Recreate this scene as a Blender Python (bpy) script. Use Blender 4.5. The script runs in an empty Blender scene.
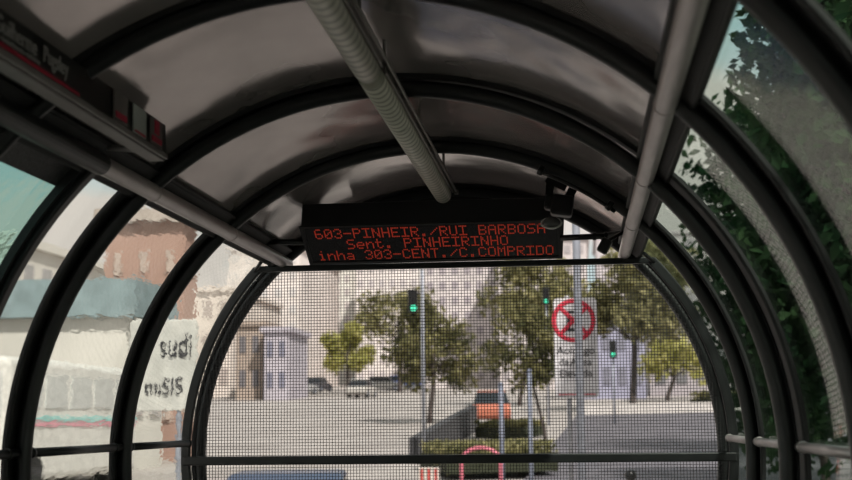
import bpy, bmesh, math, random
from mathutils import Vector, Matrix
random.seed(7)
PI = math.pi
R_ = math.radians
sc = bpy.context.scene
col = sc.collection

# ------------------------------------------------------------------ camera
F = 1400.0
YAW, PITCH, ROLL = -0.1070, 0.1286, -0.0111
CX, CZ = 0.6282, 0.1526
fw = Vector((math.sin(YAW)*math.cos(PITCH), math.cos(YAW)*math.cos(PITCH), math.sin(PITCH)))
rt = Vector((math.cos(YAW), -math.sin(YAW), 0))
up = rt.cross(fw)
r2 = math.cos(ROLL)*rt + math.sin(ROLL)*up
u2 = -math.sin(ROLL)*rt + math.cos(ROLL)*up
cd = bpy.data.cameras.new('camera'); cam = bpy.data.objects.new('camera', cd); col.objects.link(cam)
cd.sensor_width = 36; cd.sensor_fit = 'HORIZONTAL'; cd.lens = F/852*36
M3 = Matrix((r2, u2, -fw)).transposed()
cam.matrix_world = Matrix.Translation((CX, 0, CZ)) @ M3.to_4x4()
cd.clip_start = .05; cd.clip_end = 2000
cd.dof.use_dof = True; cd.dof.focus_distance = 6.7; cd.dof.aperture_fstop = 3.4
sc.camera = cam

def at(px, py, Y):
    """point of the place at distance Y along the tube that the photo shows at (px, py)"""
    d = fw*F + r2*(px-426) - u2*(py-240)
    t = Y/d.y
    return Vector((CX, 0, CZ)) + d*t

# ------------------------------------------------------------------ world, sun, exposure
w = bpy.data.worlds.new('sky'); sc.world = w; w.use_nodes = True
nt = w.node_tree; nt.nodes.clear()
out = nt.nodes.new('ShaderNodeOutputWorld'); bg = nt.nodes.new('ShaderNodeBackground')
tc = nt.nodes.new('ShaderNodeTexCoord'); mp = nt.nodes.new('ShaderNodeMapping'); mp.inputs['Scale'].default_value = (1, 1, 2.5)
nz = nt.nodes.new('ShaderNodeTexNoise'); nz.inputs['Scale'].default_value = 3.0; nz.inputs['Detail'].default_value = 5
cr = nt.nodes.new('ShaderNodeValToRGB')
cr.color_ramp.elements[0].position = .36; cr.color_ramp.elements[0].color = (.38, .58, .62, 1)
cr.color_ramp.elements[1].position = .50; cr.color_ramp.elements[1].color = (.68, .622, .575, 1)
nt.links.new(tc.outputs['Generated'], mp.inputs[0]); nt.links.new(mp.outputs[0], nz.inputs['Vector'])
nt.links.new(nz.outputs['Fac'], cr.inputs[0]); nt.links.new(cr.outputs[0], bg.inputs[0]); nt.links.new(bg.outputs[0], out.inputs[0])
bg.inputs[1].default_value = 1.0
sd = bpy.data.lights.new('sun', 'SUN'); sd.energy = 4.0; sd.angle = R_(1.5); sd.color = (1, .94, .86)
sun = bpy.data.objects.new('sun', sd); col.objects.link(sun)
sun.rotation_euler = Vector((.36, -.57, .74)).to_track_quat('Z', 'Y').to_euler()
sc.view_settings.view_transform = 'Standard'; sc.view_settings.look = 'None'
sc.view_settings.gamma = 1; sc.view_settings.use_curve_mapping = False
sc.view_settings.exposure = 0.22
sc.cycles.max_bounces = 14; sc.cycles.transparent_max_bounces = 32

# ------------------------------------------------------------------ materials
MATS = {}
def mat(name, c, rough=.6, metal=0., noise=.12, nscale=8., bump=0., bscale=40., c2=None, stretch=(1, 1, 1), coord='Object', spec=.5):
    if name in MATS: return MATS[name]
    m = bpy.data.materials.new(name); m.use_nodes = True; t = m.node_tree; b = t.nodes['Principled BSDF']
    b.inputs['Roughness'].default_value = rough; b.inputs['Metallic'].default_value = metal
    b.inputs['Specular IOR Level'].default_value = spec
    co = t.nodes.new('ShaderNodeTexCoord'); ma = t.nodes.new('ShaderNodeMapping'); ma.inputs['Scale'].default_value = stretch
    n = t.nodes.new('ShaderNodeTexNoise'); n.inputs['Scale'].default_value = nscale; n.inputs['Detail'].default_value = 4
    r = t.nodes.new('ShaderNodeValToRGB')
    if c2 is None: c2 = tuple(min(1, x*(1+noise)) for x in c); c1 = tuple(x*(1-noise) for x in c)
    else: c1 = c
    r.color_ramp.elements[0].position = .35; r.color_ramp.elements[1].position = .65
    r.color_ramp.elements[0].color = (*c1, 1); r.color_ramp.elements[1].color = (*c2, 1)
    t.links.new(co.outputs[coord], ma.inputs[0]); t.links.new(ma.outputs[0], n.inputs['Vector'])
    t.links.new(n.outputs['Fac'], r.inputs[0]); t.links.new(r.outputs[0], b.inputs['Base Color'])
    if bump:
        bn = t.nodes.new('ShaderNodeTexNoise'); bn.inputs['Scale'].default_value = bscale; bn.inputs['Detail'].default_value = 2
        bp = t.nodes.new('ShaderNodeBump'); bp.inputs['Strength'].default_value = 1; bp.inputs['Distance'].default_value = bump
        t.links.new(ma.outputs[0], bn.inputs['Vector']); t.links.new(bn.outputs['Fac'], bp.inputs['Height'])
        t.links.new(bp.outputs[0], b.inputs['Normal'])
    MATS[name] = m
    return m
def emit(name, c, s):
    m = bpy.data.materials.new(name); m.use_nodes = True; b = m.node_tree.nodes['Principled BSDF']
    b.inputs['Base Color'].default_value = (*[x*.3 for x in c], 1); b.inputs['Emission Color'].default_value = (*c, 1)
    b.inputs['Emission Strength'].default_value = s; return m
def glassmat(name, tint, ior=1.03, bump=.004, bscale=(3, 3, 3), base=.05, wave=False, refl=1.0):
    m = bpy.data.materials.new(name); m.use_nodes = True; t = m.node_tree; t.nodes.clear()
    o = t.nodes.new('ShaderNodeOutputMaterial'); mix = t.nodes.new('ShaderNodeMixShader')
    rf = t.nodes.new('ShaderNodeBsdfRefraction'); rf.inputs['Color'].default_value = (*tint, 1); rf.inputs['Roughness'].default_value = 0
    rf.inputs['IOR'].default_value = ior
    tr = t.nodes.new('ShaderNodeBsdfTransparent'); tr.inputs['Color'].default_value = (*tint, 1)
    gl = t.nodes.new('ShaderNodeBsdfGlossy'); gl.inputs['Roughness'].default_value = .02
    lw = t.nodes.new('ShaderNodeLayerWeight'); lw.inputs['Blend'].default_value = .5
    p = t.nodes.new('ShaderNodeMath'); p.operation = 'POWER'; p.inputs[1].default_value = 5
    mr = t.nodes.new('ShaderNodeMapRange'); mr.inputs['To Min'].default_value = base; mr.inputs['To Max'].default_value = refl
    t.links.new(lw.outputs['Facing'], p.inputs[0]); t.links.new(p.outputs[0], mr.inputs[0]); t.links.new(mr.outputs[0], mix.inputs[0])
    co = t.nodes.new('ShaderNodeTexCoord'); ma = t.nodes.new('ShaderNodeMapping'); ma.inputs['Scale'].default_value = bscale
    n = t.nodes.new('ShaderNodeTexNoise'); n.inputs['Scale'].default_value = 1; n.inputs['Detail'].default_value = 2.5
    bp = t.nodes.new('ShaderNodeBump'); bp.inputs['Strength'].default_value = 1; bp.inputs['Distance'].default_value = bump
    t.links.new(co.outputs['Object'], ma.inputs[0]); t.links.new(ma.outputs[0], n.inputs['Vector'])
    t.links.new(n.outputs['Fac'], bp.inputs['Height'])
    if wave:
        t.links.new(bp.outputs[0], rf.inputs['Normal']); t.links.new(rf.outputs[0], mix.inputs[1])
        g2 = t.nodes.new('ShaderNodeBump'); g2.inputs['Distance'].default_value = bump*.1
        t.links.new(n.outputs['Fac'], g2.inputs['Height']); t.links.new(g2.outputs[0], gl.inputs['Normal'])
    else:
        t.links.new(tr.outputs[0], mix.inputs[1]); t.links.new(bp.outputs[0], gl.inputs['Normal'])
    t.links.new(gl.outputs[0], mix.inputs[2]); t.links.new(mix.outputs[0], o.inputs[0])
    return m

M = dict(
    rib=mat('black_painted_steel', (.012, .013, .014), .38, 0, .2, 6, .0006, 30),
    gasket=mat('black_rubber', (.010, .010, .011), .6, 0, .2, 12),
    rail=mat('brushed_aluminium', (.56, .51, .51), .36, .6, .1, 5, .0008, 30, stretch=(6, 1, 6)),
    roof=mat('smoked_roof_sheet', (.46, .41, .405), .15, .56, .25, 1.6, .022, 2.2, stretch=(1, .6, 1)),
    black=mat('black_plastic', (.008, .008, .009), .35, 0, .2, 10),
    floor=mat('rubber_floor', (.045, .044, .045), .7, 0, .2, 20),
    wire=mat('dark_wire', (.020, .018, .020), .5, 0, .2, 20),
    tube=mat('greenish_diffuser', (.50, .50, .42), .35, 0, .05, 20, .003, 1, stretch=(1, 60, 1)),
    zinc=mat('dull_zinc', (.16, .15, .14), .4, .6, .15, 15),
)
# ribbed diffuser: rib shading put into the colour as rings along its length
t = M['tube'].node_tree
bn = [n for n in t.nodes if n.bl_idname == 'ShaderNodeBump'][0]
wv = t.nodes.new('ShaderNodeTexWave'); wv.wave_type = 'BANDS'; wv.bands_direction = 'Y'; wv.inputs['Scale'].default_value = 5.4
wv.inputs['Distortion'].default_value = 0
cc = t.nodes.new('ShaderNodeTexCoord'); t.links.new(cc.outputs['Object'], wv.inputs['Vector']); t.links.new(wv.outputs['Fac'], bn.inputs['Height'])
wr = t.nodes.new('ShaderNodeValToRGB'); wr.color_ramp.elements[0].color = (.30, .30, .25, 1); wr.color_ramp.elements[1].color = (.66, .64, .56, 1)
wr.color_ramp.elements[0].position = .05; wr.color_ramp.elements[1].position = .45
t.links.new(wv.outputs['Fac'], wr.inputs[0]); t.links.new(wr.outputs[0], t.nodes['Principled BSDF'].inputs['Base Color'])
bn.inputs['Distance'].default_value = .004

# ------------------------------------------------------------------ mesh helpers
def link(name, bm, m, parent=None, smooth=False, loc=None):
    me = bpy.data.meshes.new(name)
    bmesh.ops.recalc_face_normals(bm, faces=bm.faces[:])
    if loc is not None: bmesh.ops.translate(bm, verts=bm.verts[:], vec=-Vector(loc))
    bm.to_mesh(me); bm.free()
    for x in (m if isinstance(m, (list, tuple)) else [m]): me.materials.append(x)
    if smooth:
        for p in me.polygons: p.use_smooth = True
    o = bpy.data.objects.new(name, me); col.objects.link(o)
    if loc is not None: o.location = loc
    if parent is not None:
        pw = Vector(); q = parent
        while q is not None: pw += q.location; q = q.parent
        o.parent = parent
        o.location = (Vector(loc) if loc is not None else Vector()) - pw
    return o
def tag(o, label, cat, group=None, kind=None):
    if label: o['label'] = label
    if cat: o['category'] = cat
    if group: o['group'] = group
    if kind: o['kind'] = kind
    return o
def struct(o): o['kind'] = 'structure'; return o
def thing(name, label, cat, loc=(0, 0, 0), group=None, kind=None):
    o = bpy.data.objects.new(name, None); col.objects.link(o); o.location = loc; o.empty_display_size = .1
    return tag(o, label, cat, group, kind)
def box(bm, c, s, rot=None, mi=0):
    c = Vector(c); vs = []
    for dx in (-.5, .5):
        for dy in (-.5, .5):
            for dz in (-.5, .5):
                v = Vector((dx*s[0], dy*s[1], dz*s[2]))
                if rot is not None: v = rot @ v
                vs.append(bm.verts.new(c+v))
    for f in ((0, 1, 3, 2), (4, 6, 7, 5), (0, 4, 5, 1), (2, 3, 7, 6), (0, 2, 6, 4), (1, 5, 7, 3)):
        bm.faces.new([vs[i] for i in f]).material_index = mi
    return vs
def tube(bm, pts, r, n=12, caps=True, closed=False):
    pts = [Vector(p) for p in pts]; rings = []
    rad = r if isinstance(r, (list, tuple)) else [r]*len(pts)
    prev = None
    for i, p in enumerate(pts):
        a = pts[i-1] if (i > 0 or closed) else p
        b = pts[(i+1) % len(pts)] if (i < len(pts)-1 or closed) else p
        d = (b-a).normalized()
        if prev is None:
            x = d.orthogonal().normalized()
        else:
            x = (prev - d*prev.dot(d)).normalized()
        prev = x; y = d.cross(x)
        rings.append([bm.verts.new(p + (x*math.cos(2*PI*k/n) + y*math.sin(2*PI*k/n))*rad[i]) for k in range(n)])
    m = len(rings)
    for i in range(m if closed else m-1):
        A, B = rings[i], rings[(i+1) % m]
        for k in range(n): bm.faces.new((A[k], A[(k+1) % n], B[(k+1) % n], B[k]))
    if caps and not closed:
        bm.faces.new(rings[0][::-1]); bm.faces.new(rings[-1])
def arcpt(r, a, y): return Vector((r*math.cos(R_(a)), y, r*math.sin(R_(a))))
def arcbox(bm, r0, r1, y0, y1, a0, a1, n=48):
    """curved slab between radii r0..r1, along y0..y1, from angle a0 to a1 (degrees)"""
    prev = None
    for i in range(n+1):
        a = a0+(a1-a0)*i/n
        q = [bm.verts.new(arcpt(*p)) for p in ((r0, a, y0), (r1, a, y0), (r1, a, y1), (r0, a, y1))]
        if prev:
            for k in range(4): bm.faces.new((prev[k], prev[(k+1) % 4], q[(k+1) % 4], q[k]))
        else: bm.faces.new(q[::-1])
        prev = q
    bm.faces.new(prev)
def arctube(bm, R, y, a0, a1, r, n=96, m=14):
    tube(bm, [arcpt(R, a0+(a1-a0)*i/n, y) for i in range(n+1)], r, m)
def prism(bm, prof, y0=None, ends=None):
    """loft between two lists of points"""
    A = [bm.verts.new(p) for p in ends[0]]; B = [bm.verts.new(p) for p in ends[1]]
    n = len(A)
    for k in range(n): bm.faces.new((A[k], A[(k+1) % n], B[(k+1) % n], B[k]))
    bm.faces.new(A[::-1]); bm.faces.new(B)
def bevel(o, wd=.004, seg=2):
    md = o.modifiers.new('bevel', 'BEVEL'); md.width = wd; md.segments = seg; md.limit_method = 'ANGLE'; md.angle_limit = R_(40)
    return o
def textobj(name, body, size, mtx, m, parent, ext=.0015, sx=1.0, align='LEFT'):
    cu = bpy.data.curves.new(name, 'FONT'); cu.body = body; cu.size = size; cu.extrude = ext; cu.align_x = align
    o = bpy.data.objects.new(name, cu); col.objects.link(o)
    bpy.context.view_layer.update()
    dg = bpy.context.evaluated_depsgraph_get()
    me = bpy.data.meshes.new_from_object(o.evaluated_get(dg)); bpy.data.objects.remove(o)
    me.transform(mtx @ Matrix.Diagonal((sx, 1, 1, 1))); me.materials.clear(); me.materials.append(m)
    if parent is not None: me.transform(Matrix.Translation(-parent.location))
    o = bpy.data.objects.new(name, me); col.objects.link(o); o.parent = parent
    return o

# ------------------------------------------------------------------ the setting: the tube
FLOOR = -1.05
A0, A1 = -50, 230            # ribs run from floor round to floor
RA = 48.2                    # rail angle above horizontal
RINGS = [7.2, 5.974, 4.84, 3.686, 2.552, 1.42, .286, -.85, -1.98]
YE = RINGS[0]
YS_ = 7.05
# floor
bm = bmesh.new(); box(bm, (0, 2.65, FLOOR-.04), (1.7, 9.3, .08)); struct(link('floor', bm, M['floor']))
# ceiling sheets, one curved sheet per bay, all one roof
bm = bmesh.new()
for i in range(len(RINGS)-1):
    arcbox(bm, 1.378, 1.386, RINGS[i+1]+.005, RINGS[i]-.005, RA, 180-RA, 60)
struct(link('ceiling', bm, M['roof'], smooth=False))
for p in bpy.data.objects['ceiling'].data.polygons: p.use_smooth = True
md = bpy.data.objects['ceiling'].modifiers.new('e', 'EDGE_SPLIT'); md.split_angle = R_(40)
# ribs
trim = 0
for i, y in enumerate(RINGS):
    trim += 1
    RR, DX = (1.328, -.010) if i == 2 else (1.34, 0)
    bm = bmesh.new(); arctube(bm, RR, y, A0, A1, .030)
    bmesh.ops.translate(bm, verts=bm.verts[:], vec=(DX, 0, 0))
    rib = struct(link('trim_%d' % trim, bm, M['rib'], smooth=True))
    hw = .10 if i else .03
    bm = bmesh.new(); arcbox(bm, 1.360, 1.377, y-.032, y+.032, RA-2, 182-RA, 60)
    for a0, a1 in ((A0, RA-1), (181-RA, A1)):
        arcbox(bm, 1.366, 1.3772, y-hw, y+hw, a0, a1, 60)
        arctube(bm, 1.366, y-hw+.012, a0, a1, .010, 60, 8)
        if i: arctube(bm, 1.366, y+hw-.012, a0, a1, .010, 60, 8)
    if not i: arcbox(bm, 1.245, 1.35, y-.01, y+.01, 68, 112, 30)
    g = link('gasket', bm, M['gasket'], rib, smooth=True)
    md = g.modifiers.new('e', 'EDGE_SPLIT'); md.split_angle = R_(50)
    if 0 < i < 5:           # weld sleeves where the rails meet the rib
        pass
# longitudinal rails
for s in (1, -1):
    a = RA if s > 0 else 180-RA
    trim += 1
    bm = bmesh.new(); P = arcpt(1.312, a, 0)
    tube(bm, [(P.x, -1.98, P.z), (P.x, YE-.03, P.z)], .031, 20)
    for y in RINGS[:-1]:
        if y == YE: continue
        tube(bm, [(P.x, y-.012, P.z), (P.x, y-.0005, P.z)], .0335, 20)
    rl = struct(link('trim_%d' % trim, bm, M['rail'], smooth=True))
    md = rl.modifiers.new('e', 'EDGE_SPLIT'); md.split_angle = R_(40)
    bm = bmesh.new()
    arcbox(bm, 1.345, 1.372, -1.98, YE, a-2.9, a+2.9, 6)
    tube(bm, [arcpt(1.350, a-2.6, -1.98), arcpt(1.350, a-2.6, YE)], .009, 8)
    tube(bm, [arcpt(1.350, a+2.6, -1.98), arcpt(1.350, a+2.6, YE)], .009, 8)
    link('gutter', bm, M['gasket'], rl)
    # mid-height horizontal bar
    trim += 1
    bm = bmesh.new()
    for i in range(len(RINGS)-1):
        tube(bm, [(s*1.352, RINGS[i+1]+.03, .054), (s*1.352, min(YS_-.02, RINGS[i]-.03), .054)], .017, 16)
        for yy in (RINGS[i+1]+.10, min(YS_-.05, RINGS[i]-.115)):
            tube(bm, [(s*1.352, yy, .054), (s*1.352, yy+.015, .054)], .021, 12)
    struct(link('trim_%d' % trim, bm, M['rail'] if s > 0 else M['rib'], smooth=True))  # left bar is black: its dark reflections are put into the colour
# low sill between glass and floor
for s, nm in ((1, 'right'), (-1, 'left')):
    bm = bmesh.new()
    a0, a1 = (A0, -28) if s > 0 else (208, 230)
    arcbox(bm, 1.372, 1.382, -1.98, YE, a0, a1, 8)
    struct(link('wall_'+nm, bm, M['gasket']))
bm = bmesh.new()
prism(bm, None, ends=([arcpt(1.375, a, -2.06) for a in range(-50, 231, 7)], [arcpt(1.375, a, -2.02) for a in range(-50, 231, 7)]))
struct(link('wall_back', bm, mat('dark_grey_panel', (.07, .068, .07), .7)))  # unseen closing wall behind the camera, added to darken the near bays
# panes
G_right = glassmat('clear_curved_glass', (.84, .90, .86), bump=.0008, bscale=(5, 2, 5), base=.03, refl=.5)
G_left = glassmat('wavy_clear_glass', (.97, .98, .96), 1.05, .0045, (5, 2.5, 14), .04, wave=True, refl=.6)
G_clear = glassmat('clear_glass', (.96, .97, .95), 1.03, .003, (4, 2, 9), .04, wave=True, refl=.5)
G_teal = glassmat('teal_tinted_glass', (.62, .78, .74), 1.08, .014, (7, 5, 9), .05, wave=True, refl=.5)
MUL = 4.33
wn = 0
def pane(y0, y1, a0, a1, m):
    global wn
    wn += 1
    bm = bmesh.new(); arcbox(bm, 1.3805, 1.3865, y0, y1, a0, a1, 64)
    o = struct(link('window_%d' % wn, bm, m, smooth=True))
    md = o.modifiers.new('e', 'EDGE_SPLIT'); md.split_angle = R_(40)
    return o
for i in range(len(RINGS)-1):
    y0, y1 = RINGS[i+1]+.004, RINGS[i]-.004
    pane(y0, y1, -28, RA-.3, G_right)
    if i == 2:
        pane(MUL+.004, y1, 180-RA+.3, 208, G_clear)
        w_ = pane(y0, MUL-.004, 180-RA+.3, 208, G_teal)
        bm = bmesh.new(); arcbox(bm, 1.372, 1.379, RINGS[3]+.1, MUL-.03, 180-RA+2.5, 180-RA+6.5, 8)
        link('frosted_band', bm, mat('dark_textured_band', (.03, .03, .032), .45, 0, .6, 90, .004, 160), w_)
    else:
        pane(y0, y1, 180-RA+.3, 208, G_left)
# door mullion on the left
trim += 1
bm = bmesh.new(); arcbox(bm, 1.325, 1.372, MUL-.028, MUL+.028, 180-RA+1.5, 230, 70)
ml = bevel(struct(link('trim_%d' % trim, bm, M['rib'])), .008)
bm = bmesh.new(); arcbox(bm, 1.345, 1.372, MUL-.055, MUL-.034, 180-RA+1.5, 230, 70)
arcbox(bm, 1.345, 1.372, MUL+.034, MUL+.045, 180-RA+1.5, 230, 70)
link('seal', bm, M['gasket'], ml)

bm = bmesh.new(); P = arcpt(1.312, 180-RA, 0); tube(bm, [(P.x, 1.44, P.z), (P.x, MUL-.06, P.z)], .035, 20)
link('door_header', bm, M['rib'], ml)  # black sleeve added over the rail to make this stretch dark
# ---- end screen: wire mesh in a round frame
YS = 7.05
zt = at(447, 265, YS).z; zb = at(450, 459, YS).z
we = thing('wall_end', None, None, (0, YS, 0)); we['kind'] = 'structure'
ang = math.degrees(math.asin(zt/1.375))
bm = bmesh.new(); arcbox(bm, 1.352, 1.400, YS-.012, YS+.018, A0, ang, 60); arcbox(bm, 1.352, 1.400, YS-.012, YS+.018, 180-ang, 230, 60)
bevel(link('frame', bm, M['rib'], we), .006)
bm = bmesh.new()
hx = math.sqrt(1.395**2-zt**2)
box(bm, (0, YS+.003, zt), (2*hx-.03, .034, .030)); bevel(link('top_bar', bm, M['rib'], we), .004)
bm = bmesh.new(); hx = 1.385
box(bm, (0, YS-.004, zb), (2*hx, .040, .044)); bevel(link('cross_bar', bm, M['rib'], we), .006)
bm = bmesh.new(); pitch = .0155; r = .0013; RM = 1.365
k = -int(RM/pitch)
while k*pitch < RM:
    x = k*pitch
    h = math.sqrt(max(0, RM*RM-x*x)); top = min(h, zt); bot = max(-h, FLOOR)
    if top > bot: box(bm, (x, YS+.022, (top+bot)/2), (2*r, .003, top-bot))
    k += 1
z = FLOOR
while z < zt:
    h = math.sqrt(RM*RM-z*z); box(bm, (0, YS+.0255, z), (2*h, .003, 2*r)); z += pitch
link('wire_mesh', bm, M['wire'], we)
# struts joining rail ends to the screen frame
for s in (1, -1):
    bm = bmesh.new()
    P = arcpt(1.312, RA if s > 0 else 180-RA, YS-.1)
    tube(bm, [P+Vector((s*.09, 0, -.015)), (s*(abs(P.x)+.145), YS, zt-.01)], .010, 8)
    tube(bm, [P+Vector((s*.0, .09, -.02)), (s*(abs(P.x)+.13), YS, zt-.01)], .008, 8)
    link('strut', bm, M['rib'], we)

# ------------------------------------------------------------------ LED display
FONT = {
 '0': "01110 10001 10011 10101 11001 10001 01110", '3': "01110 10001 00001 00110 00001 10001 01110",
 '6': "01110 10000 10000 11110 10001 10001 01110", '-': "00000 00000 00000 11111 00000 00000 00000",
 'P': "11110 10001 10001 11110 10000 10000 10000", 'I': "11111 00100 00100 00100 00100 00100 11111",
 'N': "10001 11001 11001 10101 10011 10011 10001", 'H': "10001 10001 10001 11111 10001 10001 10001",
 'E': "11111 10000 10000 11110 10000 10000 11111", 'R': "11110 10001 10001 11110 10100 10010 10001",
 '.': "00000 00000 00000 00000 00000 01100 01100", '/': "00000 00001 00010 00100 01000 10000 00000",
 'U': "10001 10001 10001 10001 10001 10001 01110", 'B': "11110 10001 10001 11110 10001 10001 11110",
 'A': "01110 10001 10001 11111 10001 10001 10001", 'O': "01110 10001 10001 10001 10001 10001 01110",
 'S': "01111 10000 10000 01110 00001 00001 11110", 'T': "11111 00100 00100 00100 00100 00100 00100",
 'C': "01110 10001 10000 10000 10000 10001 01110", 'M': "10001 11011 10101 10101 10001 10001 10001",
 'D': "11110 10001 10001 10001 10001 10001 11110", 'e': "00000 00000 01110 10001 11111 10000 01110",
 'n': "00000 00000 10110 11001 10001 10001 10001", 't': "01000 01000 11110 01000 01000 01001 00110",
 'h': "10000 10000 10110 11001 10001 10001 10001", 'i': "00100 00000 01100 00100 00100 00100 01110",
 'a': "00000 00000 01110 00001 01111 10001 01111", ' ': "00000 "*7,
}
def dv(y0, y1):  # left/right section points
    return None
Lt = at(302, 204, 6.58); Lm = at(301, 226, 6.58); Lb = at(310, 264, 6.86)
Rt = at(564, 197, 6.58); Rm = at(564, 219.5, 6.58); Rb = at(562.6, 257.6, 6.86)
disp = thing('led_display', 'long black LED destination display with red dot-matrix text hanging under the roof', 'display', (Lb+Rb)/2)
bm = bmesh.new()
bk = Vector((0, .16, 0)); bk2 = Vector((0, .05, .0))
prism(bm, None, ends=([Lt, Lm, Lb, Lb+Vector((0, .03, 0)), Lt+Vector((0, .30, 0))], [Rt, Rm, Rb, Rb+Vector((0, .03, 0)), Rt+Vector((0, .30, 0))]))
bevel(link('housing', bm, M['black'], disp), .005)
ex = (Rb-Lb).normalized(); ez = (Lm-Lb); ez = (ez-ex*ez.dot(ex)); FH = ez.length; ez.normalize(); ey = ez.cross(ex)   # ey points away from viewer
bm = bmesh.new()   # smoked window in the face, with narrow bezel
def fp(u, v, off=0): return Lb + ex*u + ez*v - ey*off
FW = (Rb-Lb).length
def fbox(bm, u0, u1, v0, v1, o0, o1):
    a = [fp(u0, v0, o0), fp(u1, v0, o0), fp(u1, v1, o0), fp(u0, v1, o0)]; b = [fp(u0, v0, o1), fp(u1, v0, o1), fp(u1, v1, o1), fp(u0, v1, o1)]
    prism(bm, None, ends=(a, b))
fbox(bm, .02, FW-.02, .022, FH-.012, 0, .003)
link('smoked_window', bm, mat('smoked_acrylic', (.006, .006, .007), .12, 0, .1, 4), disp)
bm = bmesh.new()
for (u0, u1, v0, v1) in ((0, FW, 0, .02), (0, FW, FH-.012, FH), (0, .018, .02, FH-.012), (FW-.018, FW, .02, FH-.012)):
    fbox(bm, u0, u1, v0, v1, 0, .007)
link('bezel', bm, M['black'], disp)
LEDM = emit('red_led', (1.0, .075, .03), .155)
lines = [("603-PINHEIR./RUI BARBOSA", 0), ("   Sent. PINHEIRINHO", 1), ("inha 303-CENT./C.COMPRIDO", 2)]
PX = FW*(550-319)/252.5/24.6/6       # dot pitch across
VX = 1.0
for s, li in lines:
    u = .070 if li == 0 else (.058 if li == 2 else .075)
    v_top = FH*(.90, .62, .335)[li]; dvv = FH*.215/6
    bm = bmesh.new()
    for ci, ch in enumerate(s):
        if ch == ' ' and len(bm.verts): link('led_text', bm, LEDM, disp); bm = bmesh.new()
        rows = FONT[ch].split()
        for ry in range(7):
            for rx in range(5):
                if rows and rows[ry][rx] == '1':
                    uu = u + (ci*6+rx)*PX
                    if uu > FW-.03: continue
                    vv = v_top - ry*dvv
                    hw = PX*.36; hh = dvv*.36
                    fbox(bm, uu-hw, uu+hw, vv-hh, vv+hh, .003, .0045)
    link('led_text', bm, LEDM, disp)
# support arms with clamps
for a, b, c in ((at(304, 242, 6.70), at(256, 242, 6.70), at(238, 238, 6.62)), (at(560, 238, 6.70), at(606, 236, 6.70), at(630, 232, 6.62))):
    arm = bmesh.new(); tube(arm, [a, b], .0145, 12)
    ao = link('support_arm', arm, M['black'], disp, smooth=True)
    bm = bmesh.new(); tube(bm, [b, (b+c)/2+Vector((0, 0, .004)), c], [.017, .013, .011], 12)
    for q, rr in ((b, .021), (b+(a-b)*.25, .019)):
        d = (b-a).normalized(); tube(bm, [q-d*.008, q+d*.008], rr, 12)
    tube(bm, [b+Vector((0, -.02, .0)), b+Vector((0, -.026, 0))], .010, 8)
    link('clamp', bm, M['black'], ao)

# ------------------------------------------------------------------ ceiling lamps
ZL = 1.222
def lamp(y0, y1, label):
    L = thing('tube_lamp', label, 'lamp', (0.006, y0, ZL), 'ribbed tube lamps in line under the roof')
    bm = bmesh.new(); tube(bm, [(0.006, y0+.02, ZL), (0.006, y1-.035, ZL)], .0405, 28)
    o = link('diffuser', bm, M['tube'], L, smooth=True)
    bm = bmesh.new(); tube(bm, [(0.006, y1-.035, ZL), (0.006, y1-.012, ZL), (0.006, y1, ZL)], [.0405, .038, .022], 24)
    link('end_cap', bm, mat('lamp_end_cap', (.30, .30, .25), .4), L, smooth=True); bm = bmesh.new()
    tube(bm, [(0.006, y0, ZL), (0.006, y0+.01, ZL), (0.006, y0+.02, ZL)], [.030, .0405, .0405], 24)
    link('end_cap', bm, mat('lamp_end_cap', (.30, .30, .25), .4), L, smooth=True)
    bm = bmesh.new()
    box(bm, (0.008, (y0+y1)/2, ZL+.05), (.080, y1-y0-.04, .022))
    box(bm, (0.052, (y0+y1)/2, ZL+.036), (.008, y1-y0-.04, .05)); box(bm, (-.036, (y0+y1)/2, ZL+.036), (.006, y1-y0-.04, .03))
    link('channel', bm, M['zinc'], L)
    yy = y0+.15
    while yy < y1:
        bm = bmesh.new(); tube(bm, [(0.03, yy, ZL+.06), (0.03, yy, 1.380)], .006, 8); yy += 1.0
        link('hanger', bm, M['zinc'], L)
    return L
lamp(4.22, 6.60, 'ribbed tube lamp under the roof, the one that ends just above the LED display')
lamp(1.70, 4.18, 'ribbed tube lamp at the top edge, nearer than the lamp ending at the display')
bm = bmesh.new()
tube(bm, [(.066, 2.0, 1.252), (.066, 4.0, 1.252), (.066, 5.5, 1.252), (.066, 6.62, 1.245)], .006, 8)
box(bm, (.066, 6.62, 1.243), (.018, .03, .02))
tag(link('power_cable', bm, M['zinc'], smooth=True), 'thin grey cable run along the right side of the ribbed tube lamps', 'cable')

# ------------------------------------------------------------------ dome camera by the display
Yc = 6.15
c0 = at(560, 206, Yc)
cctv = thing('security_camera', 'black bracket-mounted camera with round clear lens dome right of the display text', 'camera', c0)
S = Yc/F   # metres per photo pixel at this distance
bm = bmesh.new()
rz = Matrix.Rotation(R_(8), 3, 'Y')
box(bm, at(562, 206, Yc), (22*S, .09, 21*S), rz); box(bm, at(551, 203, Yc), (13*S, .07, 15*S), rz)
bevel(link('housing', bm, M['black'], cctv), .014, 3)
bm = bmesh.new()
box(bm, at(557, 182, Yc), (22*S, .012, 11*S), Matrix.Rotation(R_(26), 3, 'Y')); box(bm, at(550, 188, Yc), (8*S, .012, 20*S), rz)
box(bm, at(571, 193, Yc), (9*S, .012, 9*S), Matrix.Rotation(R_(26), 3, 'Y'))
box(bm, at(572, 201, Yc-.02), (4*S, .012, 16*S), rz)
box(bm, at(556, 172, Yc), (26*S, .03, 12*S), Matrix.Rotation(R_(26), 3, 'Y'))
P = at(556, 178, Yc); tube(bm, [P, (P.x*1.015, 5.985, P.z*1.022+.02)], .012, 10)
link('bracket', bm, M['black'], cctv)
bm = bmesh.new(); dc = at(551.5, 223, Yc-.05)
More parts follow.
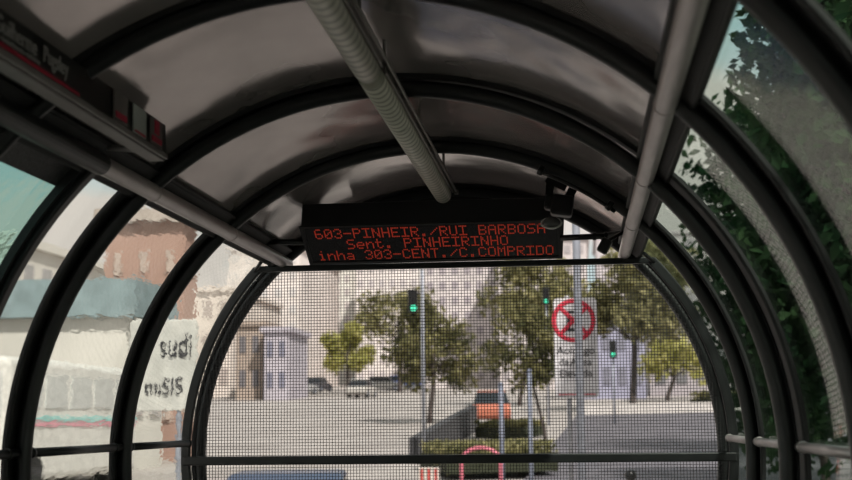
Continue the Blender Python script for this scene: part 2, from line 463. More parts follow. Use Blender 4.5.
ring = [dc+Vector((math.cos(2*PI*k/28)*10*S, math.sin(2*PI*k/28)*8*S*.7, math.sin(2*PI*k/28)*8*S*.75)) for k in range(28)]
tube(bm, ring, .0042, 8, closed=True)
rim = link('lens_rim', bm, mat('pale_rim', (.6, .6, .58), .25), cctv, smooth=True)
bm = bmesh.new(); bmesh.ops.create_uvsphere(bm, u_segments=20, v_segments=12, radius=9*S, matrix=Matrix.Translation(dc+Vector((0, .005, .0))) @ Matrix.Diagonal((1, .75, .72, 1)))
link('lens_dome', bm, mat('lens_glass', (.10, .10, .10), .08), cctv, smooth=True)
# small sensor
c1 = at(606, 244, 6.5); S2 = 6.5/F
sn = thing('motion_sensor', 'small black box sensor tilted below the right display arm', 'sensor', c1)
bm = bmesh.new(); box(bm, at(604.5, 246, 6.5), (11*S2, .05, 15*S2), Matrix.Rotation(R_(30), 3, 'Y')); bevel(link('body', bm, M['black'], sn), .010, 3)
bm = bmesh.new(); tube(bm, [at(607, 242, 6.5), at(616, 236, 6.6), at(622, 233, 6.62)], .009, 10); link('bracket', bm, M['black'], sn, smooth=True)

# fixing strip with bolts under the roof beside the right rail
bm = bmesh.new()
q = [arcpt(1.300, a, 5.93) for a in range(52, 70, 2)]
tube(bm, q, .009, 8)
for a in (53.5, 68): tube(bm, [arcpt(1.285, a, 5.92), arcpt(1.325, a, 5.92)], .013, 10)
tag(link('cable_conduit', bm, M['black'], smooth=True), 'short black conduit clipped along the far rib between camera and right rail', 'conduit')

# ------------------------------------------------------------------ station name sign (left)
ye = 4.40
TR = at(167, 125, ye); BR = at(167, 158, ye); BL = at(149, 166, ye)
sg = thing('station_sign', 'long black station name sign with pale lettering and red line along the left rail', 'sign', (BR.x, ye, BR.z))
bm = bmesh.new()
y0 = 1.2
prof = [(TR.x-.004, TR.z), (BR.x, BR.z), (BL.x-.012, BR.z+.004), (TR.x-.09, TR.z+.0)]
prism(bm, None, ends=([Vector((x, y0, z)) for x, z in prof], [Vector((x, ye, z)) for x, z in prof]))
bevel(link('housing', bm, M['black'], sg), .004)
bm = bmesh.new(); box(bm, ((BR.x+BL.x)/2-.004, (y0+ye)/2, BR.z-.006), (.050, ye-y0, .010)); 
box(bm, (BR.x-.001, (y0+ye)/2, BR.z+.003), (.010, ye-y0, .018))
bevel(link('light_trim', bm, mat('dull_trim', (.22, .20, .20), .45, .4), sg), .003)
# face coordinates: text runs along +y as seen from inside, up is +z
def fm(y, z, x=None):
    xx = (BR.x + .0035) if x is None else x
    m = Matrix(((0, 0, 1, xx), (1, 0, 0, y), (0, 1, 0, z), (0, 0, 0, 1)))
    return m
pale = mat('pale_lettering', (.30, .29, .29), .5); redm = mat('red_vinyl', (.42, .012, .045), .5)
HH = TR.z-BR.z
textobj('lettering', 'Guilherme', .060, fm(3.02, BR.z+HH*.42), pale, sg, sx=.98); textobj('lettering', 'Pugsley', .060, fm(3.315, BR.z+HH*.42), pale, sg, sx=.98)
textobj('small_lettering', 'Estação Tubo - Sentido Pinheirinho - Rui Barbosa', .018, fm(2.95, BR.z+HH*.26), pale, sg, sx=.95)
bm = bmesh.new(); box(bm, (BR.x+.003, 3.1, BR.z+HH*.17), (.003, .95, .008)); link('red_line', bm, redm, sg)
for k, (yc, c) in enumerate(((3.92, (.14, .12, .12)), (4.10, (.34, .36, .35)), (4.27, (.14, .12, .12)))):
    bm = bmesh.new(); box(bm, (BR.x+.002, yc, BR.z+HH*.52), (.004, .125, HH*.78)); pn = link('map_panel', bm, mat('map_panel_%d' % k, c, .5), sg)
    bm = bmesh.new(); box(bm, (BR.x+.005, yc, BR.z+HH*(.30 if k != 1 else .18)), (.003, .10, HH*(.16 if k != 1 else .06)))
    if k == 2: box(bm, (BR.x+.005, yc, BR.z+HH*.66), (.003, .045, HH*.4))
    link('red_mark', bm, redm, pn)
# mounting bracket under sign end
bm = bmesh.new()
a = at(118, 158, 4.5); b = at(146, 173, 4.62)
tube(bm, [(a.x, 4.15, a.z), (a.x, 4.72, a.z)], .013, 12); tube(bm, [(a.x, 4.30, a.z), (BL.x, 4.30, BR.z+.01)], .010, 8)
link('bracket', bm, M['rail'], sg, smooth=True)

# ================================================================== OUTSIDE
def gz(x, y): return -1.85 + (max(0, y-18)*.0415)
# ground
bm = bmesh.new()
xs = [-160+i*20 for i in range(17)]; ys = [-30, -10, 0, 18, 30, 60, 100, 160, 240, 400]
V = [[bm.verts.new((x, y, gz(x, y))) for x in xs] for y in ys]
for j in range(len(ys)-1):
    for i in range(len(xs)-1): bm.faces.new((V[j][i], V[j][i+1], V[j+1][i+1], V[j+1][i]))
gr = link('ground', bm, mat('pale_asphalt', (.30, .275, .26), .8, 0, .0, .35, c2=(.40, .37, .35)))
struct(gr)
def patch(name, pts, m, h=.03):
    bm = bmesh.new(); A = []; B = []
    for x, y in pts:
        A.append(Vector((x, y, gz(x, y)+.002))); B.append(Vector((x, y, gz(x, y)+h)))
    prism(bm, None, ends=(A, B)); return link(name, bm, m)

def ground_y(py): return 3846/(py-361)      # distance whose ground shows at photo row py
def gp(px, py):
    Y = ground_y(py); p = at(px, py, Y); return Vector((p.x, Y, gz(0, Y)))

# leaf materials
def leaf(name, c, c2):
    m = bpy.data.materials.new(name); m.use_nodes = True; t = m.node_tree; t.nodes.clear()
    o = t.nodes.new('ShaderNodeOutputMaterial'); mx = t.nodes.new('ShaderNodeMixShader'); mx.inputs[0].default_value = .45
    d = t.nodes.new('ShaderNodeBsdfDiffuse'); tl = t.nodes.new('ShaderNodeBsdfTranslucent')
    co = t.nodes.new('ShaderNodeTexCoord'); n = t.nodes.new('ShaderNodeTexNoise'); n.inputs['Scale'].default_value = 1.4; n.inputs['Detail'].default_value = 3
    r = t.nodes.new('ShaderNodeValToRGB'); r.color_ramp.elements[0].position = .38; r.color_ramp.elements[1].position = .62
    r.color_ramp.elements[0].color = (*c, 1); r.color_ramp.elements[1].color = (*c2, 1)
    t.links.new(co.outputs['Object'], n.inputs['Vector']); t.links.new(n.outputs['Fac'], r.inputs[0])
    t.links.new(r.outputs[0], d.inputs[0]); t.links.new(r.outputs[0], tl.inputs[0])
    t.links.new(d.outputs[0], mx.inputs[1]); t.links.new(tl.outputs[0], mx.inputs[2]); t.links.new(mx.outputs[0], o.inputs[0])
    return m
LV = dict(dark=leaf('dark_olive_leaves', (.09, .095, .05), (.30, .28, .14)),
          yellow=leaf('yellow_green_leaves', (.36, .36, .12), (.55, .52, .22)),
          olive=leaf('olive_leaves', (.17, .17, .09), (.40, .37, .19)),
          deep=leaf('deep_green_leaves', (.014, .045, .020), (.06, .11, .05)))
BARK = mat('grey_brown_bark', (.075, .06, .055), .9, 0, .3, 6)
def tree(base, height, crown_r, crown_h, lv, label, n=2200, trunk_r=.12, ls=.16, group=None, crown_c=None, clumps=14, name='street_tree', lean=0):
    T = thing(name, label, 'tree', base, group)
    base = Vector(base); top = base+Vector((lean, 0, height-crown_h*.55))
    cc = base+Vector((lean, 0, height-crown_h/2)) if crown_c is None else Vector(crown_c)
    bm = bmesh.new()
    mid = base.lerp(cc, .5)+Vector((trunk_r*.6, 0, 0))
    tube(bm, [base-Vector((0, 0, .1)), base+Vector((0, 0, .3)), mid, cc], [trunk_r*1.3, trunk_r, trunk_r*.8, trunk_r*.35], 10)
    cl = []
    for k in range(clumps):
        a = random.uniform(0, 2*PI); e = random.uniform(-.75, .9); rr = math.sqrt(max(.05, 1-e*e))*random.uniform(.45, .85)
        c = cc+Vector((math.cos(a)*rr*crown_r, math.sin(a)*rr*crown_r, e*crown_h*.38))
        cl.append(c)
        s = mid.lerp(cc, random.uniform(.1, .8)); tube(bm, [s, s.lerp(c, .55)+Vector((0, 0, .1*crown_r*.3)), c], [trunk_r*.4, trunk_r*.25, trunk_r*.08], 6)
    link('trunk', bm, BARK, T, smooth=True)
    bm = bmesh.new()
    for k in range(n):
        c = random.choice(cl); s = crown_r*.42
        d = Vector((random.gauss(0, 1), random.gauss(0, 1), random.gauss(0, .75))); d = d.normalized()*s*random.random()**.45
        d.z *= .8*crown_h/(2*crown_r)+.2
        p = c+d
        nrm = Vector((random.gauss(0, 1), random.gauss(0, 1), random.gauss(0, 1)+.4)).normalized()
        x = nrm.orthogonal().normalized(); x.rotate(Matrix.Rotation(random.uniform(0, 6.28), 3, nrm)); y = nrm.cross(x)
        l = ls*random.uniform(.6, 1.3); wd = l*.55
        v = [bm.verts.new(p-x*l), bm.verts.new(p-y*wd+nrm*l*.12), bm.verts.new(p+x*l), bm.verts.new(p+y*wd+nrm*l*.12)]
        bm.faces.new(v)
    link('foliage', bm, lv, T)
    return T
def tree_px(px, py_base, px_top, crown, lv, label, **k):
    """crown = (x0,y0,x1,y1) in the photo; the tree stands where its base meets the ground"""
    b = gp(px, py_base); Y = b.y
    x0, y0, x1, y1 = crown
    a = at(x0, (y0+y1)/2, Y); c = at(x1, (y0+y1)/2, Y); tp = at((x0+x1)/2, y0, Y); bt = at((x0+x1)/2, y1, Y)
    cc = Vector(((a.x+c.x)/2, Y, (tp.z+bt.z)/2))
    return tree(b, tp.z-b.z, (c.x-a.x)/2, tp.z-bt.z, lv, label, crown_c=cc, **k)

# trees seen through the wire mesh
tree_px(430, 421, 450, (386, 283, 482, 402), LV['dark'], 'dark bushy street tree behind the thin traffic light pole', n=2600, trunk_r=.13, ls=.17)
tree_px(347, 392, 347, (322, 322, 372, 380), LV['yellow'], 'small bright yellow-green tree far down the street', n=1800, trunk_r=.14, ls=.30, clumps=10)
tree_px(545, 440, 530, (478, 300, 572, 402), LV['dark'], 'dark olive tree with forked thin trunk left of the sign', n=2600, trunk_r=.06, ls=.11)
tree_px(633, 412, 640, (560, 232, 705, 345), LV['olive'], 'tall tree with straight brown trunk right of the sign', n=4600, trunk_r=.19, ls=.24)
tree_px(520, 405, 520, (480, 250, 585, 352), LV['olive'], 'olive tree crown above and left of the round sign', n=3600, trunk_r=.14, ls=.22)
tree_px(400, 390, 400, (355, 290, 440, 345), LV['olive'], 'pale olive tree top far behind the traffic light', n=1200, trunk_r=.2, ls=.34)
tree_px(668, 402, 668, (640, 330, 712, 392), LV['yellow'], 'sunlit yellow-green bush tree beside the right edge of the mesh', n=1400, trunk_r=.16, ls=.24)

# traffic light on thin pole
def pole(name, px, pyb, pyt, rr, m, label, cat):
    p = at(px, pyb, 1); return None
galv = mat('galvanised_pole', (.34, .36, .42), .5, .3)
Y = 38.; b = at(424, 455, Y); t_ = at(421.5, 200, Y)
tl = thing('traffic_light', 'slim pale pole carrying a black traffic light lit green before the bushy tree', 'traffic light', (b.x, Y, gz(0, Y)))
bm = bmesh.new(); tube(bm, [(b.x, Y, gz(0, Y)), (b.x, Y, t_.z)], .050, 10); link('pole', bm, galv, tl, smooth=True)
hc = at(413, 301, Y)
bm = bmesh.new(); box(bm, hc, (.26, .2, .62)); tube(bm, [hc+Vector((0, 0, .2)), (b.x, Y, hc.z+.2)], .03, 8)
hd = bevel(link('signal_head', bm, M['black'], tl), .03)
gm = emit('green_signal', (.08, .85, .50), .9)
bm = bmesh.new(); tube(bm, [at(413.5, 308, Y-.10), at(413.5, 308, Y-.14)], .085, 16); link('green_lens', bm, gm, hd)
for px, py, Yd, pyb, lab in ((613, 352, 60., 405, 'small traffic light lit green right of the round sign'), (546, 299, 60., 400, 'small traffic light lit green above left of the round sign')):
    c = at(px, py, Yd)
    T = thing('traffic_light', lab, 'traffic light', (c.x, Yd, gz(0, Yd)), None)
    bm = bmesh.new(); tube(bm, [(c.x, Yd+.2, gz(0, Yd)), (c.x, Yd+.2, c.z+.2)], .05, 8); link('pole', bm, galv, T, smooth=True)
    bm = bmesh.new(); box(bm, c+Vector((0, 0, .12)), (.3, .2, .75)); hd = bevel(link('signal_head', bm, M['black'], T), .03)
    bm = bmesh.new(); tube(bm, [c+Vector((0, -.1, -.1)), c+Vector((0, -.14, -.1))], .08, 16); link('green_lens', bm, gm, hd)

# round no-stopping sign on white plate
Ys = 16.; Sg = Ys/F
cs = at(573.5, 320.5, Ys)
rs = thing('parking_sign', 'white plate with red ringed crossed letter E and three lines of text', 'sign', (cs.x+.02, Ys+.05, gz(0, Ys)))
plate = mat('white_sign_plate', (.64, .62, .65), .5); red = mat('sign_red', (.55, .03, .06), .5)
blk = mat('sign_black', (.02, .02, .025), .5)
bm = bmesh.new()
pl = at(576, 350, Ys)
def rrect(bm, cx, cz, w_, h_, r_, y0, y1):
    P = []
    for qx, qz, a0 in ((1, 1, 0), (-1, 1, 90), (-1, -1, 180), (1, -1, 270)):
        for k in range(7):
            a = R_(a0+k*15); P.append((cx+qx*(w_/2-r_)+math.cos(a)*r_, cz+qz*(h_/2-r_)+math.sin(a)*r_))
    prism(bm, None, ends=([Vector((x, y0, z)) for x, z in P], [Vector((x, y1, z)) for x, z in P]))
zt_, zb_ = at(576, 298, Ys).z, at(576, 398, Ys).z
rrect(bm, pl.x, (zt_+zb_)/2, 43*Sg, zt_-zb_, .05, Ys, Ys+.006)
link('plate', bm, plate, rs)
bm = bmesh.new()
tube(bm, [cs+Vector((math.cos(2*PI*k/48)*.222, -.004, math.sin(2*PI*k/48)*.222)) for k in range(48)], .026, 8, closed=True)
for s in (1, -1):
    tube(bm, [cs+Vector((-.15*s, -.012, .15)), cs+Vector((.15*s, -.012, -.15))], .024, 8)
for v in bm.verts: v.co.y = Ys-.004+(v.co.y-Ys+.004)*.2
bm2 = bm; link('red_ring', bm2, red, rs)
textobj('letter', 'E', .34, Matrix(((1, 0, 0, cs.x-.10), (0, 0, -1, Ys-.003), (0, 1, 0, cs.z-.12), (0, 0, 0, 1))), blk, rs, sx=.95)
for s, px_, py in (('Ao', 563.5, 354), ('longo', 582.5, 354), ('da', 564, 365.5), ('Área', 581, 365.5), ('Elevada', 576, 377)):
    P = at(px_, py, Ys)
    textobj('lettering', s, .125, Matrix(((1, 0, 0, P.x), (0, 0, -1, Ys-.004), (0, 1, 0, P.z), (0, 0, 0, 1))), blk, rs, align='CENTER')
bm = bmesh.new(); 
tube(bm, [(pl.x-.09, Ys+.05, gz(0, Ys)), (pl.x-.09, Ys+.05, zt_+.03)], .028, 10); link('post', bm, mat('white_post', (.40, .39, .42), .5), rs, smooth=True)
bm = bmesh.new(); box(bm, (pl.x, Ys-.003, zb_+.04), (36*Sg, .003, .012)); link('red_border', bm, red, rs)
# pole in front
Yp = 14.; b = at(582, 470, Yp)
bm = bmesh.new(); tube(bm, [(b.x, Yp, gz(0, Yp)), (b.x, Yp, 6.)], [.042, .036], 14)
tube(bm, [(b.x, Yp, gz(0, Yp)), (b.x, Yp, gz(0, Yp)+.04)], .09, 14)
tag(link('lamp_post', bm, galv, smooth=True), 'blue-grey steel pole standing in front of the round sign', 'post')
# thin pole left of sign
dgalv = mat('blue_grey_paint', (.17, .19, .25), .55)
Y = 30.; b = at(502, 455, Y); tp = at(500, 385, Y)
bm = bmesh.new(); tube(bm, [(b.x, Y, gz(0, Y)), (b.x, Y, tp.z)], .055, 10)
tube(bm, [(b.x, Y, tp.z), (b.x, Y, tp.z+.06)], [.07, .03], 10)
tag(link('bollard_post', bm, dgalv, smooth=True), 'blue-grey post left of the forked tree trunk above the pink hoop', 'post')
Y = 22.; b = at(531, 455, Y); tp = at(529, 372, Y)
bm = bmesh.new(); tube(bm, [(b.x, Y, gz(0, Y)), (b.x, Y, tp.z)], .035, 10); tube(bm, [(b.x, Y, tp.z), (b.x, Y, tp.z+.05)], [.045, .03], 10)
tag(link('bollard_post', bm, dgalv, smooth=True), 'broad lilac-blue post just left of the forked thin trunk', 'post')

# retaining wall wedge, hedge, hoops
a = gp(409, 461); c = gp(470, 430)
dirv = (c-a).normalized(); nv = Vector((dirv.y, -dirv.x, 0))
bm = bmesh.new()
A = [a, a+nv*.3, a+nv*.3+Vector((0, 0, .70)), a+Vector((0, 0, .70))]; B = [c, c+nv*.3, c+nv*.3+Vector((0, 0, 1.05)), c+Vector((0, 0, 1.05))]
prism(bm, None, ends=(A, B))
for f in bm.faces: pass
tag(link('retaining_wall', bm, mat('dark_concrete', (.05, .05, .055), .8)), 'dark concrete ramp wall rising behind the slim traffic light pole', 'wall')
def hedge(p0, p1, h, wd, lv, label, n=1800, ls=.12):
    T = thing('hedge', label, 'hedge', p0)
    bm = bmesh.new(); d = (p1-p0); nn = Vector((d.y, -d.x, 0)).normalized()
    for k in range(n):
        p = p0+d*random.random()+nn*random.uniform(0, wd)+Vector((0, 0, random.random()**.7*h))
        q = Vector((random.gauss(0, 1), random.gauss(0, 1), random.gauss(0, 1))).normalized(); x = q.orthogonal().normalized(); y = q.cross(x)
        l = ls*random.uniform(.6, 1.3)
        bm.faces.new([bm.verts.new(p-x*l), bm.verts.new(p-y*l*.6), bm.verts.new(p+x*l), bm.verts.new(p+y*l*.6)])
    link('foliage', bm, lv, T)
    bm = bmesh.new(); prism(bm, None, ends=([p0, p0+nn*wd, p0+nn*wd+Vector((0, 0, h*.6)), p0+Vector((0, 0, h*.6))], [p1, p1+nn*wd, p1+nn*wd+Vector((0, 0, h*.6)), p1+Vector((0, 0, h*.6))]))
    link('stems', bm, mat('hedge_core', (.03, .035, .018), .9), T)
    return T
hedge(gp(420, 466), gp(520, 464), .70, 4., LV['olive'], 'low olive hedge in front of the dark ramp wall', 3800, .09)
hedge(gp(475, 436), gp(520, 434), .6, 1.5, LV['olive'], 'low hedge by the foot of the forked tree', 900, .12)
hedge(gp(690, 412), gp(722, 411), 1.0, 1.5, LV['dark'], 'dark green shrub beside the white low wall at right', 700, .14)
Y = 26.; c = at(481, 463, Y); S = Y/F
bm = bmesh.new()
bz = gz(0, Y)
pts = [(c.x-.36, Y, bz)]+[(c.x-.36*math.cos(PI*k/16), Y, at(481, 462, Y).z+.26*math.sin(PI*k/16)) for k in range(17)]+[(c.x+.36, Y, bz)]
tube(bm, pts, .035, 10)
tag(link('hoop_rail', bm, mat('pink_paint', (.62, .16, .22), .5), smooth=True), 'pink painted metal hoop in front of the olive hedge', 'hoop')
# red and white barrier below the cross bar
Y = 24.; c = at(429, 474, Y)
bar = thing('traffic_barrier', 'small red and white barrier board below the slim pole', 'barrier', (c.x, Y, gz(0, Y)))
bm = bmesh.new(); box(bm, (c.x, Y, c.z-.12), (.36, .04, .46)); bevel(link('board', bm, mat('board_white', (.6, .55, .5), .6), bar), .01)
for k in (-1, 0, 1):
    bm = bmesh.new(); box(bm, (c.x+k*.12, Y-.023, c.z-.12), (.05, .004, .42)); link('red_stripe', bm, mat('stripe_red', (.5, .07, .06), .5), bar)
bm = bmesh.new(); 
for s in (-1, 1): tube(bm, [(c.x+s*.14, Y, gz(0, Y)), (c.x+s*.14, Y, c.z-.3)], .02, 8)
link('leg', bm, galv, bar)
# black round-headed post
Y = 20.; c = at(630.5, 474, Y)
bm = bmesh.new(); tube(bm, [(c.x, Y, gz(0, Y)), (c.x, Y, c.z-.06)], .035, 10)
bmesh.ops.create_uvsphere(bm, u_segments=16, v_segments=10, radius=.085, matrix=Matrix.Translation((c.x, Y, c.z-.02)))
tag(link('round_topped_post', bm, M['black'], smooth=True), 'black ball-topped post at the bottom edge right of the sign pole', 'post')

# ---- cars
GL = mat('car_glass', (.02, .025, .03), .08)
TY = mat('tyre', (.015, .015, .015), .8)
def car(loc, rz, paint, label, L=4.1, W=1.68, H=1.45, group=None):
    T = thing('car', label, 'car', (0, 0, 0), group)
    def sec(pts, w0, w1, m, name, mi=0):
        bm = bmesh.new(); n = len(pts)
        zmin = min(p[1] for p in pts); zmax = max(p[1] for p in pts)
        def wd(z): return (w0+(w1-w0)*(z-zmin)/(zmax-zmin))/2
        prism(bm, None, ends=([Vector((x, -wd(z), z)) for x, z in pts], [Vector((x, wd(z), z)) for x, z in pts]))
        o = link(name, bm, m, T); return bevel(o, .07, 3)
    sec([(-L/2, .35), (-L/2+.02, .72), (-L/2+.18, .86), (-.35, .92), (L/2-1.15, .92), (L/2-.15, .78), (L/2, .62), (L/2, .32), (L/2-.3, .22), (-L/2+.3, .22)], W, W*.96, paint, 'body')
    sec([(-L/2+.25, .86), (-L/2+.72, H-.06), (-L/2+1.0, H), (.15, H), (.45, H-.06), (L/2-1.05, .88)], W*.94, W*.72, GL, 'windows')
    sec([(-L/2+.68, H-.06), (-L/2+.98, H+.015), (.17, H+.015), (.50, H-.07)], W*.78, W*.72, paint, 'roof')
    for sx in (-1, 1):
        for sy in (-1, 1):
            bm = bmesh.new(); tube(bm, [(sx*L*.31, sy*(W/2-.2), .31), (sx*L*.31, sy*(W/2+.0), .31)], .31, 20); wh = link('wheel', bm, TY, T)
            bm = bmesh.new(); tube(bm, [(sx*L*.31, sy*(W/2), .31), (sx*L*.31, sy*(W/2+.01), .31)], .19, 14); link('hub_cap', bm, galv, wh)
    T.location = loc; T.rotation_euler = (0, 0, rz)
    return T
def paint(n, c): return mat('paint_'+n, c, .3, .2, .05)
P = at(302, 466, 16.2)
car((P.x-.12, 16.2, -1.85), R_(98), paint('blue', (.03, .05, .11)), 'dark blue car at the bottom left below the cross bar', H=1.44)
for px, py, c, nm, rz, lab in ((300, 391, (.45, .45, .46), 'silver', 70, 'silver car far down the street at left'), (318, 389, (.07, .07, .08), 'black', 80, 'black car far down the street by the small yellow tree'),
                        (384, 389, (.5, .5, .5), 'white', 0, 'white car side-on far behind the traffic light pole'), (402, 388, (.05, .09, .28), 'royal', 0, 'blue car side-on far behind the traffic light pole'),
                        (362, 395, (.5, .48, .45), 'cream', 85, 'cream car right of the small yellow-green tree trunk')):
    g = gp(px, py); car(g, R_(rz), paint(nm, c), lab)
g = gp(492, 423); car(g, R_(93), paint('orange', (.50, .17, .11)), 'orange-red car beyond the hedge left of the forked tree')

# ---- low white wall and ground patch at right, tree shade painted in its colour
a = gp(578, 416); c = gp(800, 413)
bm = bmesh.new(); prism(bm, None, ends=([a, a+Vector((0, .3, 0)), a+Vector((0, .3, .55)), a+Vector((0, 0, .55))], [c, c+Vector((0, .3, 0)), c+Vector((0, .3, .55)), c+Vector((0, 0, .55))]))
tag(link('garden_wall', bm, mat('pale_render', (.55, .52, .50), .8)), 'low white wall running behind the trunk of the tall tree', 'wall')
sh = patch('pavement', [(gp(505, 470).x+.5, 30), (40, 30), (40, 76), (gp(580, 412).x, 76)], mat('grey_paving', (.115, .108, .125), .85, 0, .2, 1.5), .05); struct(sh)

# ---- buildings
def building(x0, x1, y0, y1, h, wallc, label, winc=(.12, .13, .15), nx=6, nz=5, name='building', roofc=None, face='-Y', ww=.5, wh=.5, base=None, rt_=.4):
    zb = gz(0, min(y0, y1))-.5 if base is None else base
    T = thing(name, label, 'building', ((x0+x1)/2, (y0+y1)/2, zb))
    bm = bmesh.new(); box(bm, ((x0+x1)/2, (y0+y1)/2, zb+h/2), (x1-x0, y1-y0, h))
    m = mat('render_%03d' % int(random.random()*1e6), wallc, .85, 0, .08, .3)
    link('wall', bm, m, T)
    bm = bmesh.new(); box(bm, ((x0+x1)/2, (y0+y1)/2, zb+h+rt_/2), (x1-x0+.6, y1-y0+.6, rt_)); link('roof', bm, m if roofc is None else mat('roof_%03d' % int(random.random()*1e6), roofc, .8, 0, .15, 2), T)
    gm_ = mat('window_glass_%.2f' % winc[0], winc, .2)
    fm_ = mat('window_frame', (.5, .48, .46), .6)
    fh = (h-1)/nz
    faces = [('y', y0-.03)] if face == '-Y' else [('x', x1+.03)] if face == '+X' else [('x', x0-.03)] if face == '-X' else [('y', y0-.03), ('x', x1+.03)]
    for ax, pos in faces:
        Lw = (x1-x0) if ax == 'y' else (y1-y0); o0 = x0 if ax == 'y' else y0
        cnt = nx if ax == 'y' else max(2, int(nx*Lw/(x1-x0))) if len(faces) > 1 else nx
        cw = Lw/cnt
        for i in range(cnt):
            for j in range(nz):
                u = o0+cw*(i+.5); z = zb+1+fh*(j+.45)
                bm = bmesh.new(); sz = (cw*ww, .08, fh*wh) if ax == 'y' else (.08, cw*ww, fh*wh)
                c = (u, pos, z) if ax == 'y' else (pos, u, z); box(bm, c, sz); wo = link('window', bm, gm_, T)
    return T
# far end of the street, pale tower blocks
def bpx(pxa, pxb, pytop, Y, depth, c, label, **k):
    a = at(pxa, 380, Y); b_ = at(pxb, 380, Y); tz = at((pxa+pxb)/2, pytop, Y).z; zb = gz(0, Y)-.5
    return building(a.x, b_.x, Y, Y+depth, tz-zb, c, label, base=zb, **k)
bpx(150, 232, 292, 120., 20, (0.67, 0.60, 0.55), 'cream low block at the far left seen through the mesh', winc=(0.45, 0.39, 0.36), nx=5, nz=3)
bpx(228, 300, 250, 150., 25, (0.70, 0.64, 0.61), 'tall pale apartment tower left of the small yellow tree', winc=(0.62, 0.59, 0.58), nx=5, nz=8)
bpx(236, 262, 326, 110., 8, (0.38, 0.31, 0.26), 'narrow brown shop front at the left street end', winc=(0.18, 0.17, 0.18), nx=2, nz=2)
bpx(264, 288, 332, 108., 8, (0.44, 0.41, 0.46), 'narrow grey shop front beside the brown one', winc=(0.21, 0.21, 0.27), nx=2, nz=2)
bpx(306, 352, 258, 190., 25, (0.72, 0.69, 0.64), 'pale cream apartment tower behind the small yellow tree', winc=(0.59, 0.53, 0.52), nx=5, nz=9)
bpx(356, 420, 230, 170., 25, (0.72, 0.67, 0.65), 'broad pale tower behind the traffic light head', winc=(0.56, 0.52, 0.53), nx=6, nz=10)
bpx(425, 500, 262, 150., 20, (0.64, 0.59, 0.59), 'pale tower behind the dark bushy tree', winc=(0.40, 0.36, 0.39), nx=6, nz=8)
bpx(500, 590, 240, 140., 20, (0.56, 0.51, 0.51), 'light grey tower behind the olive trees', winc=(0.36, 0.33, 0.34), nx=7, nz=8)
bpx(584, 646, 322, 100., 5, (0.33, 0.33, 0.44), 'lilac-grey low building behind the small right traffic light', winc=(0.24, 0.24, 0.30), nx=4, nz=2)
bpx(650, 800, 312, 106., 14, (0.38, 0.35, 0.37), 'grey low building behind the trees at the right mesh edge', winc=(0.17, 0.17, 0.18), nx=7, nz=3)
bpx(600, 900, 232, 170., 20, (0.51, 0.47, 0.49), 'large pale block above the trees at right', winc=(0.39, 0.36, 0.39), nx=14, nz=8)
# left side of the street, seen through curved panes
building(-18, -11.2, 36, 39.2, 4.6, (.62, .60, .56), 'white walled low hall with thick blue-grey roof on the left side', winc=(.42, .41, .40), nx=4, nz=1, face='both', roofc=(.22, .29, .31), wh=.35, ww=.6, rt_=1.0)
building(-13.4, -11.0, 40.5, 41.9, 7.6, (.42, .27, .22), 'brick-coloured house rising behind the blue-grey hall roof', winc=(.50, .40, .35), nx=3, nz=3, face='both', roofc=(.42, .36, .32), ww=.3, wh=.3)
building(-34, -25, 62, 80, 9, (.62, .59, .55), 'pale block far beyond the brick house on the left', winc=(.35, .34, .34), nx=4, nz=3, face='both')
for x, y, h, r, lv, lab in ((-14.8, 33, 3.0, 1.0, 'olive', 'small olive tree in front of the white walled hall'),
                        (-9.5, 14, 6.0, 1.9, 'dark', 'dark tree outside the teal pane')):
    tree((x, y, gz(0, y)), h, r, h*.62, LV[lv], lab, n=2200, ls=.12)
# white van with coloured stripe
bx, by = -11.6, 30.5; z0 = gz(0, by)
T = thing('bus', 'white bus with pink and teal stripes seen through the left panes', 'bus', (bx, by, z0))
bm = bmesh.new(); box(bm, (bx, by, z0+1.6), (2.3, 8.0, 2.5)); bevel(link('body', bm, mat('bus_white', (.66, .65, .62), .35), T), .15, 3)
for k in range(5):
    bm = bmesh.new(); box(bm, (bx+1.16, by-3.0+k*1.5, z0+2.2), (.03, 1.3, .7)); link('side_window', bm, mat('pale_bus_window', (.56, .57, .56), .25), T)
bm = bmesh.new(); box(bm, (bx, by-4.0, z0+2.1), (2.0, .03, .9)); link('rear_window', bm, mat('pale_bus_window', (.4, .4, .4), .15), T)
for nm, zz, c in (('pink_stripe', 1.5, (.65, .30, .36)), ('teal_stripe', 1.62, (.30, .60, .58))):
    bm = bmesh.new(); box(bm, (bx+1.16, by, z0+zz), (.03, 7.8, .08)); link(nm, bm, mat(nm, c, .4), T)
for yy in (by-2.6, by+2.6):
    for xx in (bx+.95, bx-.95):
        bm = bmesh.new(); tube(bm, [(xx-.2, yy, z0+.45), (xx+.2, yy, z0+.45)], .45, 20); link('wheel', bm, TY, T)
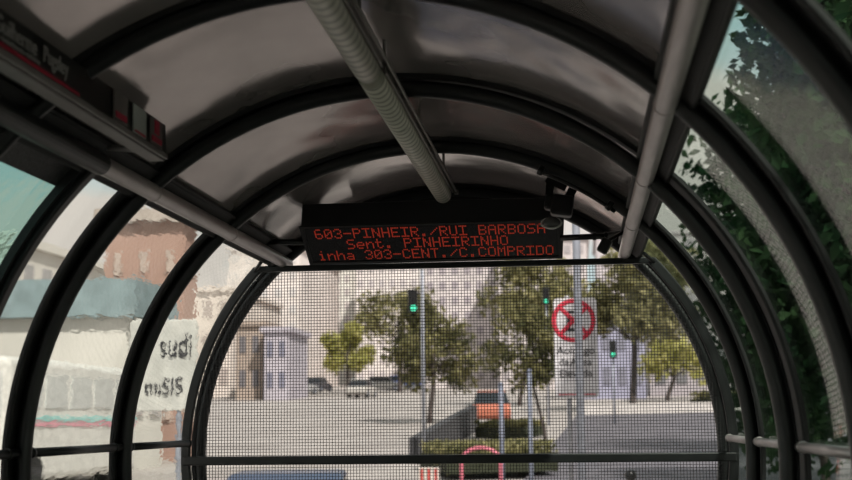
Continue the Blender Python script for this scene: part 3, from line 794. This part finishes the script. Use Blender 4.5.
# lettered board outside left
Y = 12.; a = at(150, 372, Y)
tb = thing('lettered_board', 'pale board with dark letters outside the farthest left pane', 'sign', (a.x, Y, gz(0, Y)))
bm = bmesh.new(); box(bm, (a.x+.11, Y+.03, a.z+.06), (.60, .04, .80)); bevel(link('panel', bm, mat('board_pale', (.58, .58, .55), .6), tb), .01)
textobj('lettering', 'sudi', .30, Matrix(((1, 0, 0, a.x+.08), (0, 0, -1, Y), (0, 1, 0, a.z+.13), (0, 0, 0, 1))), blk, tb, sx=.62)
textobj('lettering', 'nııSIS', .22, Matrix(((1, 0, 0, a.x-.05), (0, 0, -1, Y), (0, 1, 0, a.z-.20), (0, 0, 0, 1))), blk, tb, sx=.75)
bm = bmesh.new()
for s in (-1, 1): tube(bm, [(a.x+s*.25, Y+.05, gz(0, Y)), (a.x+s*.25, Y+.05, a.z)], .025, 10)
link('post', bm, galv, tb)

# trees to the right of the tube, filling the right-hand panes
k = 0
RT = [(3.7, 2.5, 5.6, 1.8, 'deep green tree level with the near right pane'), (3.9, 6.8, 6.0, 1.9, 'deep green tree outside the second right pane'),
      (6.6, 11.2, 7.2, 2.0, 'deep green tree third along the right side'), (8.2, 17.5, 9., 2.5, 'deep green tree fourth along the right side'),
      (8.4, 26.5, 12., 3.0, 'deep green tree fifth along the right side'), (10.2, 36, 16., 4.0, 'deep green tree farthest along the right side')]
for x, y, h, r, lab in RT:
    tree((x, y, gz(0, y)), h, r, h*.85, LV['deep'], lab, n=(15000 if y < 20 else 8000), ls=(.062 if y < 8 else .085 if y < 20 else .15), trunk_r=.16, clumps=44)
def tree_at(Y, box_, lv, label, **k):
    x0, y0, x1, y1 = box_
    a = at(x0, (y0+y1)/2, Y); c = at(x1, (y0+y1)/2, Y); tp = at((x0+x1)/2, y0, Y); bt = at((x0+x1)/2, y1, Y)
    cc = Vector(((a.x+c.x)/2, Y, (tp.z+bt.z)/2)); b = Vector((cc.x+.3, Y, gz(0, Y)))
    return tree(b, tp.z-b.z, (c.x-a.x)/2, tp.z-bt.z, lv, label, crown_c=cc, **k)
tree_at(19, (694, -30, 900, 520), LV['deep'], 'slender deep green tree just right of the mesh edge', n=19000, ls=.085, clumps=44, trunk_r=.07)
tree_at(13, (726, -190, 960, 540), LV['deep'], 'slender deep green tree nearer than the one at the mesh edge', n=19000, ls=.075, clumps=44, trunk_r=.07)
hedge(Vector((14.5, 0, gz(0, 3))), Vector((19.4, 22, gz(0, 22))), 3.2, 1.0, LV['deep'], 'long deep green hedge outside the right panes', 5000, .13)

# repeats carry a common group
GR = {'building': 'buildings around the street', 'car': 'cars on the street', 'traffic light': 'traffic lights showing green', 'hedge': 'hedges outside'}
for o in col.objects:
    c = o.get('category')
    if c in GR: o['group'] = GR[c]
    elif c == 'tree': o['group'] = 'deep green trees outside the right panes' if 'deep green' in o['label'] else 'street trees'
